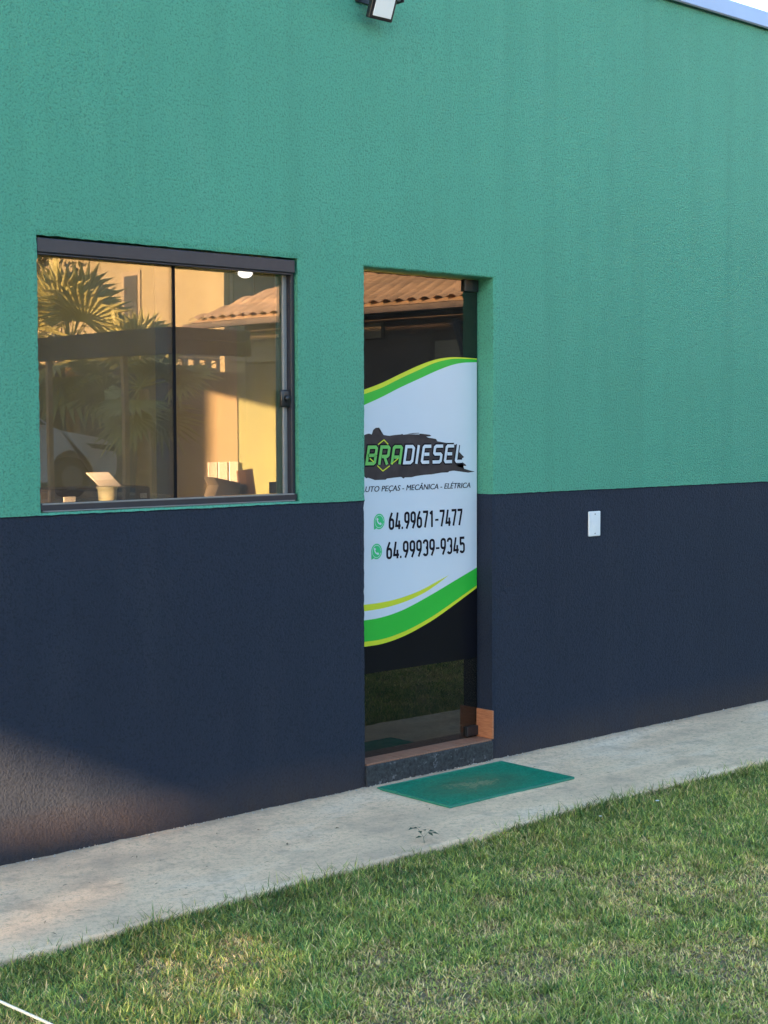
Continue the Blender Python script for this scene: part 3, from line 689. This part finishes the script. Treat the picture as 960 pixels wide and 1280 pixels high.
# ------------------------------------------------------------------ inside the shop
ctr = empty('counter', (-.42, 1.53, .1), label='dark counter just inside the window', cat='counter')
MAT['desk'] = simple('dark_desk', (.035, .030, .028), .5, .2, 8)
MB().rbox((-.56, -.20, 1.06), (.50, .30, 1.09), .003).build('counter_top', 'desk', ctr)
m = MB(); m.box((-.54, -.18, 0), (.48, .26, 1.0595)); m.build('counter_body', 'desk', ctr)
pr = empty('printer', (-.42, 1.55, 1.191), label='low black office machine on the counter behind the left pane', cat='printer')
MB().rbox((-.27, -.10, -.001), (.30, .16, .088), .012).build('body', 'black', pr)
MB().rbox((.235, -.106, .030), (.275, -.0985, .055), .003).build('button_panel', 'white_pl', pr)
MB().add([(.057, -.03, .0885), (.176, -.03, .0885), (.139, .03, .158), (.015, .03, .158), (.057, -.025, .0875), (.176, -.025, .0875), (.139, .035, .156), (.015, .035, .156)],
         [(0, 1, 2, 3), (7, 6, 5, 4), (0, 4, 5, 1), (1, 5, 6, 2), (2, 6, 7, 3), (3, 7, 4, 0)]).build('paper_tray', 'white_pl', pr)
cup = empty('cup', (-.405, 1.395, 1.191), label='cream plastic cup standing in front of the black machine', cat='cup')
MAT['cream'] = simple('cream_plastic', (.80, .78, .50), .5, .05, 10)
m = MB(); m.tube([(0, 0, 0), (0, 0, .090)], [.040, .048], 16); m.build('cup_body', 'cream', cup, True)
MB().tube([(0, 0, .086), (0, 0, .096)], [.052, .052], 16).build('rim', 'cream', cup)
cd_ = tag(MB().rbox((-.625, 1.425, 1.192), (-.560, 1.432, 1.243), .002).build('card', 'white_pl'), 'small pale card leaning against the black machine', 'card')
# right hand things on a side shelf in the sunlight
shf = empty('shelf', (.50, 1.90, 1.02), label='narrow side table inside the right half of the window', cat='shelf')
MB().rbox((-.12, -.18, .13), (.85, .18, .15), .003).build('shelf_board', 'desk', shf)
m = MB(); m.box((-.10, .05, -.919), (-.06, .09, .1295)); m.build('shelf_leg', 'desk', shf); m = MB(); m.box((.78, .05, -.919), (.82, .09, .1295)); m.build('shelf_leg', 'desk', shf)
MAT['grey_case'] = simple('grey_cardboard', (.10, .09, .075), .7, .1, 20)
b = empty('desk_organiser', (.655, 1.90, 1.171), label='grey wedge shaped desk organiser behind the right pane', cat='organiser')
MB().prism([(-.09, 0), (.075, 0), (.080, .090), (-.095, .125), (-.065, .080), (-.09, .03)], 1, -.05, .05).build('organiser_body', 'grey_case', b)
MAT['board'] = simple('peach_board', (.50, .30, .19), .7, .05, 20)
b = MB().prism([(-.045, .0), (.072, .0), (.045, .165), (-.060, .155)], 1, 1.86, 1.870); o = b.build('clipboard', 'board'); o.location = (.800, .02, 1.171)
tag(o, 'peach coloured board leaning upright beside the grey organiser', 'board')
pc = empty('pen_holder', (1.045, 1.90, 1.171), label='grey pen holder with pens at the right edge of the window', cat='pen holder')
MB().rbox((-.035, -.035, 0), (.045, .045, .085), .003).build('holder', 'grey_case', pc)
for dx, hh in ((-.01, .14), (.012, .155), (.03, .13)): MB().tube([(dx-.01, 0, .06), (dx+.015, 0, hh)], .004, 6).build('pen', 'black', pc)
MB().box((1.05, 2.995, .1), (1.585, 2.9990, 2.2)).build('wall_panel', 'peach', shop)
for k, xx in enumerate((1.345, 1.425, 1.51)):
    s_ = tag(MB().rbox((xx, 2.982, 1.20), (xx+.070, 2.9945, 1.345), .003).build('socket_plate', 'white_pl'), ['leftmost', 'middle', 'rightmost'][k]+' of three pale socket plates on the back wall inside', 'wall plate', 'socket plates on the back wall')
lp = empty('ceiling_lamp', (1.47, 2.75, 2.52), label='lit white globe lamp hanging under the ceiling inside the shop', cat='lamp')
bm = bmesh.new(); bmesh.ops.create_uvsphere(bm, u_segments=20, v_segments=12, radius=.046); bmesh.ops.scale(bm, vec=(1, 1, .65), verts=bm.verts[:]); me = bpy.data.meshes.new('globe'); bm.to_mesh(me); bm.free()
MAT['lamp'] = emit('lit_lamp', (1, .95, .85), .55); link('globe', me, lp, ['lamp'], True)
MB().tube([(0, 0, .028), (0, 0, .229)], .012, 8).build('lamp_stem', 'white_pl', lp)
# ------------------------------------------------------------------ across the yard (seen mirrored in the panes)
GY = .11
def real(Y): return GY-Y          # distance behind the pane -> real y
MAT['brown'] = simple('dark_brown_paint', (.15, .12, .105), .7, .2, 3)
MAT['beam'] = simple('dark_timber', (.045, .036, .030), .7, .25, 4)
MAT['ochre'] = simple('ochre_render', (.34, .31, .21), .85, .12, 1.2, .004, 12)
MAT['cream_wall'] = simple('cream_render', (.36, .32, .25), .85, .1, 2, .004, 12)
MAT['clay'] = simple('clay_tile', (.50, .38, .27), .8, .25, 3)
MAT['trunk'] = simple('pale_timber', (.50, .30, .16), .8, .25, 6)
MAT['darkglass'] = simple('dark_window', (.05, .045, .045), .12, .1, 2)
MAT['palm'] = simple('palm_leaf', (.42, .42, .17), .5, .35, 3)
MAT['car'] = simple('white_car_paint', (.85, .86, .88), .2, .02, 2)
MAT['tyre'] = simple('tyre_rubber', (.02, .02, .02), .8, .1, 9)
MAT['leafdark'] = simple('dark_leaves', (.045, .06, .02), .6, .4, 5)
# pergola
pg = empty('pergola', (6.58, real(10.93), -.12), label='dark timber pergola across the yard, reflected in the window', cat='pergola')
m = MB(); m.box((0, -11, 2.60), (.14, 0, 2.78)); m.box((.03, -11, 2.785), (.20, .0, 2.93)); m.build('beam', 'beam', pg)
m = MB(); m.box((.145, -.14, 2.60), (1.25, 0, 2.78)); m.box((.205, -.17, 2.785), (1.25, -.02, 2.93)); m.build('beam', 'beam', pg)
for yy in (-1.2, -3.1, -7.2, -10.6): MB().box((.03, yy, 0), (.10, yy+.07, 2.598)).build('post', 'trunk', pg)
# tile roofed house
hy0, hy1 = real(12.0), real(3.0)
MAT['gutter'] = simple('weathered_gutter', (.22, .18, .16), .6, .2, 4)
ho = empty('tile_roofed_house', (8, real(7), -.12), label='low house with clay tile hip roof, reflected in window and door', cat='house')
def L(x, Y, z): return (x-8, real(Y)-real(7), z+.12)
m = MB(); m.add([L(8.55, 12.0, -.12), L(8.55, 2.2, -.12), L(8.55, 2.2, 3.05), L(8.55, 12.0, 3.05), L(13.5, 12, -.12), L(13.5, 2.2, -.12), L(13.5, 2.2, 3.05), L(13.5, 12, 3.05)],
    [(0, 1, 2, 3), (1, 5, 6, 2), (5, 4, 7, 6), (4, 0, 3, 7)]); m.build('wall', 'brown', ho)
tn = .52; EY0, EY1 = 12.55, 1.6
def roofz(x, Y):
    return 3.0+tn*max(0, min(x-8, 14-x, EY0-Y, Y-EY1))
# roof surface as corrugated clay tile courses on the visible slope (x = 8 side)
vs = []; fs = []; ny = 440; ns = 14
for j in range(ny+1):
    Y = EY0-(EY0-EY1)*j/ny
    smax = max(.02, min(3.0, EY0-Y, Y-EY1))
    for i in range(ns+1):
        s_ = smax*i/ns; vs.append(L(8+s_, Y, 3.02+tn*s_+.045*abs(math.sin(math.pi*(EY0-Y)/.22))-.025*((s_/.42) % 1)))
for j in range(ny):
    for i in range(ns): a = j*(ns+1)+i; fs.append((a, a+1, a+ns+2, a+ns+1))
me = bpy.data.meshes.new('roof'); me.from_pydata(vs, [], fs); rf = link('roof', me, ho, ['clay'])
m = MB(); m.add([L(8, EY0, 3.0), L(8, EY1, 3.0), L(14, EY1, 3.0), L(14, EY0, 3.0), L(11, EY0-3, 3+tn*3-.03), L(11, EY1+3, 3+tn*3-.03)], [(0, 3, 4), (3, 2, 5, 4), (2, 1, 5), (0, 1, 2, 3), (0, 4, 5, 1)])
m.v = [(a, b, c_-.012) for a, b, c_ in m.v]; m.build('roof_deck', 'clay', rf)
m = MB(); P = [L(8-.06, EY0+.06, 2.905), L(8-.06, EY1, 2.905), L(8-.06, EY1, 2.975), L(8-.06, EY0+.06, 2.975)]; Q = [(a+.10, b, c_) for a, b, c_ in P]
m.add(P+Q, [(0, 1, 2, 3), (7, 6, 5, 4), (0, 4, 5, 1), (1, 5, 6, 2), (2, 6, 7, 3), (3, 7, 4, 0)]); m.build('gutter', 'gutter', ho)
for (Ya, Yb, za, zb, mt) in ((11.9, 11.1, 2.45, 2.85, 'cream_wall'), (9.7, 9.1, 2.66, 2.85, 'cream_wall'), (8.15, 7.45, 2.28, 2.58, 'cream_wall'), (6.85, 6.3, 2.22, 2.66, 'cream_wall'), (11.0, 9.8, 1.0, 2.6, 'darkglass')):  # cream boxes right under the eave paint in sunlit wall patches
    a = L(8.49, Ya, za); b = L(8.549, Yb, zb); lo3 = [min(a[i], b[i]) for i in range(3)]; hi3 = [max(a[i], b[i]) for i in range(3)]
    MB().rbox(lo3, hi3, .01).build('window', mt, ho)
m = MB(); m.tube([L(7.7, 7.0, 2.70), L(7.5, 6.55, 2.05)], .05, 8); m.tube([L(7.7, 7.05, 2.70), L(8.4, 7.05, 2.62)], .05, 8); m.build('awning_strut', 'beam', ho)
# tall ochre building
ob = empty('ochre_building', (14, real(19.8), -.12), label='tall sunlit ochre rendered building behind the pergola, reflected in the window', cat='building')
MB().box((0, -12, 0), (9, 0, 8.5)).build('wall', 'ochre', ob)
for (ya, yb, za, zb) in ((-3.6, -2.9, 2.7, 5.0), (-7.0, -6.2, 2.7, 4.8)):
    w_o = MB().box((-.03, ya, za), (-.002, yb, zb)).build('window', 'cream_wall', ob)
    MB().box((-.045, ya+.10, za+.10), (-.031, yb-.10, zb-.1)).build('pane', 'darkglass', w_o)
for k in range(5):
    w_o = MB().box((.12+k*1.25, .002, 3.0), (1.32+k*1.25, .04, 7.0)).build('window', 'cream_wall', ob)
    MB().box((.20+k*1.25, .041, 3.1), (.70+k*1.25, .055, 6.9)).build('pane', 'darkglass', w_o)
    MB().box((.74+k*1.25, .041, 3.1), (1.24+k*1.25, .055, 6.9)).build('pane', 'darkglass', w_o)
# yard wall with a lattice top
yw = empty('yard_wall', (6, real(19.2), -.12), label='brown yard wall with pale lattice blocks on top, reflected in the window', cat='wall')
MB().box((-4, -.2, 0), (10, 0, 2.75)).build('wall', 'brown', yw)
proto = None
for k in range(14):
    for r2 in range(2):
        if proto is None:
            q = MB(); s_ = .26
            q.box((0, -.12, 0), (s_, 0, .05)); q.box((0, -.12, .22), (s_, 0, s_)); q.box((0, -.12, .0505), (.05, 0, .2195)); q.box((.21, -.12, .0505), (s_, 0, .2195))
            proto = q.build('lattice_block', 'cream_wall', yw); o = proto
        else:
            o = proto.copy(); COL.objects.link(o); o.parent = yw
        o.location = (3.7+k*.27, -.04, 2.752+r2*.27)
# palms
def palm(x, Y, hz, rad, seed, lab):
    rr = random.Random(seed)
    t = empty('fan_palm', (x, real(Y), -.12), label=lab, cat='palm tree', group='fan palms in the yard')
    MB().tube([(0, 0, 0), (.05, 0, hz*.5), (0, .04, hz)], [.16, .12, .11], 10).build('trunk', 'trunk', t, True)
    for k in range(22):
        az_ = rr.uniform(0, 2*math.pi); el_ = R(rr.uniform(-55, 80)) if k > 5 else R(rr.uniform(40, 85))
        d = Vector((math.cos(az_)*math.cos(el_), math.sin(az_)*math.cos(el_), math.sin(el_)))
        base = Vector((0, 0, hz+.05)); hub = base+d*rad*.45; hub.z -= .06
        m = MB(); m.tube([base, hub], [.018, .010], 5)
        side = d.cross(Vector((0, 0, 1))).normalized(); upv = side.cross(d).normalized()
        tw = rr.uniform(-.6, .6); side2 = side*math.cos(tw)+upv*math.sin(tw); nrm = d.cross(side2)
        nb = 22; Rl = rad*rr.uniform(.5, .68)
        for q in range(nb):
            a = R(-105+210*q/(nb-1)); dv = d*math.cos(a)+side2*math.sin(a); pv = -d*math.sin(a)+side2*math.cos(a)
            ln = Rl*(1-.22*abs(a)/2)*rr.uniform(.9, 1.05); w2 = ln*.052
            mid = hub+dv*ln*.6+nrm*.03; tip = hub+dv*ln+Vector((0, 0, -ln*rr.uniform(.05, .28)))
            m.add([hub, mid+pv*w2, tip, mid-pv*w2, mid+nrm*w2*.5], [(0, 1, 4), (1, 2, 4), (2, 3, 4), (3, 0, 4)])
        m.build('frond', 'palm', t)
    return t
palm(9.9, 18.85, 3.05, 1.75, 3, 'large fan palm standing behind the pergola beam in the left pane')
palm(9.75, 16.4, 2.3, 1.45, 5, 'smaller fan palm below the pergola beam, dimly reflected in the left pane')
# leafy tree behind
def crown_tree(x, Y, z0, rad, name, lab, n=2600, seed=1, leaf=.11):
    rr = random.Random(seed); t = empty(name, (x, real(Y), -.12), label=lab, cat='tree')
    m = MB(); m.tube([(0, 0, 0), (.1, .05, z0*.6), (0, 0, z0)], [.2, .14, .09], 9)
    for k in range(6):
        a = k*1.05; m.tube([(0, 0, z0*.8), (math.cos(a)*rad*.5, math.sin(a)*rad*.5, z0+rad*.3)], [.07, .02], 6)
    m.build('trunk', 'beam', t, True)
    m = MB(); cl = [Vector((rr.gauss(0, .5), rr.gauss(0, .5), rr.gauss(0, .4)))*rad for _ in range(26)]
    for k in range(n):
        c_ = rr.choice(cl)+Vector((rr.gauss(0, 1), rr.gauss(0, 1), rr.gauss(0, 1)))*rad*.2+Vector((0, 0, z0+rad*.3))
        a = Vector((rr.gauss(0, 1), rr.gauss(0, 1), rr.gauss(0, 1))).normalized(); b_ = a.orthogonal().normalized(); s_ = leaf*rr.uniform(.6, 1.3)
        m.add([c_-a*s_, c_+b_*s_*.45, c_+a*s_, c_-b_*s_*.45], [(0, 1, 2, 3)])
    m.build('crown', 'leafdark', t); return t
crown_tree(13.5, 27.5, 5.2, 2.3, 'leafy_tree', 'dark leafy tree behind the palm, top left of the window reflection', seed=4)
# parked white car
cx0, cY = 9.62, 16.9
car = empty('parked_car', (cx0, real(cY), .42), label='white car parked in the yard, reflected at the lower left of the window', cat='car')
MB().box((-7, -2.2, -.54), (.9, .2, -.002)).build('x', 'concrete')
pad = bpy.data.objects['x']; pad.name = 'parking_pad'; pad.location = car.location; tag(pad, kind='structure')
def arcpts(cx, cz, r0, a0, a1, n=10): return [(cx+r0*math.cos(R(a0+(a1-a0)*k/n)), cz+r0*math.sin(R(a0+(a1-a0)*k/n))) for k in range(n+1)]
prof = [(-.02, .38), (.0, .62), (-.08, .88), (-.35, .98), (-1.05, 1.10), (-1.22, 1.16), (-1.85, 1.62), (-2.2, 1.70), (-3.5, 1.68), (-4.1, 1.30), (-4.3, 1.10), (-4.35, .45), (-4.2, .28)]
prof += arcpts(-3.5, .36, .42, 190, -10)[::-1][::-1] if False else []
low = [(-4.2, .28), (-3.93, .30)]+arcpts(-3.52, .36, .42, 180, 0)+[(-3.08, .26), (-1.32, .26)]+arcpts(-.88, .36, .42, 180, 0)+[(-.44, .28), (-.1, .28)]
outline = prof[:-1]+low
for part_y in (0,): pass
bmx = bmesh.new(); ring = []
layers = [(0, .93), (-.10, 1), (-1.65, 1), (-1.75, .93)]
for (yy, s_) in layers:
    ring.append([bmx.verts.new((-2.2+(x+2.2)*(1 if s_ == 1 else .985), yy if z < 1.15 else yy+(-.16 if yy > -.5 else .16)*(z-1.15)/.5, z if s_ == 1 else .3+(z-.3)*.985)) for x, z in outline])
for a, b in zip(ring[:-1], ring[1:]):
    for i in range(len(outline)): bmx.faces.new((a[i], a[(i+1) % len(outline)], b[(i+1) % len(outline)], b[i]))
for rr_ in (ring[0], ring[-1]):
    f = bmx.faces.new(rr_); bmesh.ops.triangulate(bmx, faces=[f])
bmesh.ops.recalc_face_normals(bmx, faces=bmx.faces[:]); me = bpy.data.meshes.new('body'); bmx.to_mesh(me); bmx.free(); link('body', me, car, ['car'])
for (xw) in (-.88, -3.52):
    for yw_ in (-.02, -1.55):
        wh = MB().tube([(xw, yw_, .33), (xw, yw_-.2, .33)], .33, 22).build('wheel', 'tyre', car)
        MB().tube([(xw, yw_+.008 if yw_ > -1 else yw_-.208, .33), (xw, yw_-.05 if yw_ > -1 else yw_-.15, .33)], .20, 14).build('rim', 'alu_light', wh)
m = MB(); m.prism([(-1.35, 1.18), (-1.92, 1.58), (-2.45, 1.60), (-2.45, 1.18)], 1, .012, -.04); m.v = [(a, b-.12*(c_-1.15)/.5, c_) for a, b, c_ in m.v]; m.build('side_window', 'darkglass', car)
m = MB(); m.prism([(-2.55, 1.18), (-2.55, 1.60), (-3.4, 1.58), (-3.8, 1.30), (-3.8, 1.18)], 1, .012, -.04); m.v = [(a, b-.12*(c_-1.15)/.5, c_) for a, b, c_ in m.v]; m.build('side_window', 'darkglass', car)
MB().prism([(-.10, .84), (-.06, .74), (-.5, .80), (-.62, .88)], 1, .012, -.30).build('headlight', 'darkglass', car)
MB().rbox((-.02, -1.4, .42), (.012, -.35, .66), .01).build('grille', 'black', car)
# unseen blockers added for evening shade on wall and yard, gap shapes sun patch
MAT['block'] = simple('grey_block_render', (.30, .28, .25), .9, .1, 1, .004, 10)
nb_ = empty('sun_blocker', (-20, 0, -.12), label='unseen grey wall added left of the shop, its opening shaped to cast the sun patch', cat='building')
m = MB()
KK, EE = math.tan(ALPHA), math.tan(ELEV)/math.cos(ALPHA)
cols = []      # (y, lower edge, upper edge) of the opening, from where its light lands on the shop wall: (x, z low, z high)
for (x_, zl, zh) in ((-4.2, .30, 2.2), (-2.75, .20, .93), (-2.2, .15, .66), (-1.746, .12, .455), (-1.3, .09, .255), (-.95, .05, .09), (-.78, .005, .012)):
    cols.append((-KK*(x_+20), zl+EE*(x_+20), zh+EE*(x_+20)))
cols += [(-7.03, 3.355, 3.405), (-7.25, 3.345, 3.40), (-7.35, 3.36, 3.365), (-7.5, 3.352, 3.394), (-8.2, 3.345, 3.394), (-8.3, 3.36, 3.362)]
cols = [(a, b+.12, c_+.12) for a, b, c_ in cols]
YA, YZ = cols[0][0], cols[-1][0]
for (a, b) in zip(cols[:-1], cols[1:]):
    m.prism([(b[0], 0), (a[0], 0), (a[0], a[1]), (b[0], b[1])], 0, -.1, .1)
    m.prism([(b[0], b[2]), (a[0], a[2]), (a[0], 10), (b[0], 10)], 0, -.1, .1)
m.box((-.1, YA, 0), (.1, YA+.1, 10)); m.box((-.1, -13, 0), (.1, YZ, 10))
m.build('wall', 'block', nb_)
m = MB(); m.box((-6, -13, 0), (-.1, -12.8, 10)); m.build('side_wall', 'block', nb_)
sh_ = empty('yard_blocker', (-14, -10.5, -.12), label='long grey shed added left of the yard, unseen, to shade it', cat='blocker')
MB().box((-3, -45, 0), (0, -0, 7.17)).build('wall', 'block', sh_); MB().box((-3.2, -45.2, 7.172), (.0, .2, 7.19)).build('roof', 'flash', sh_)
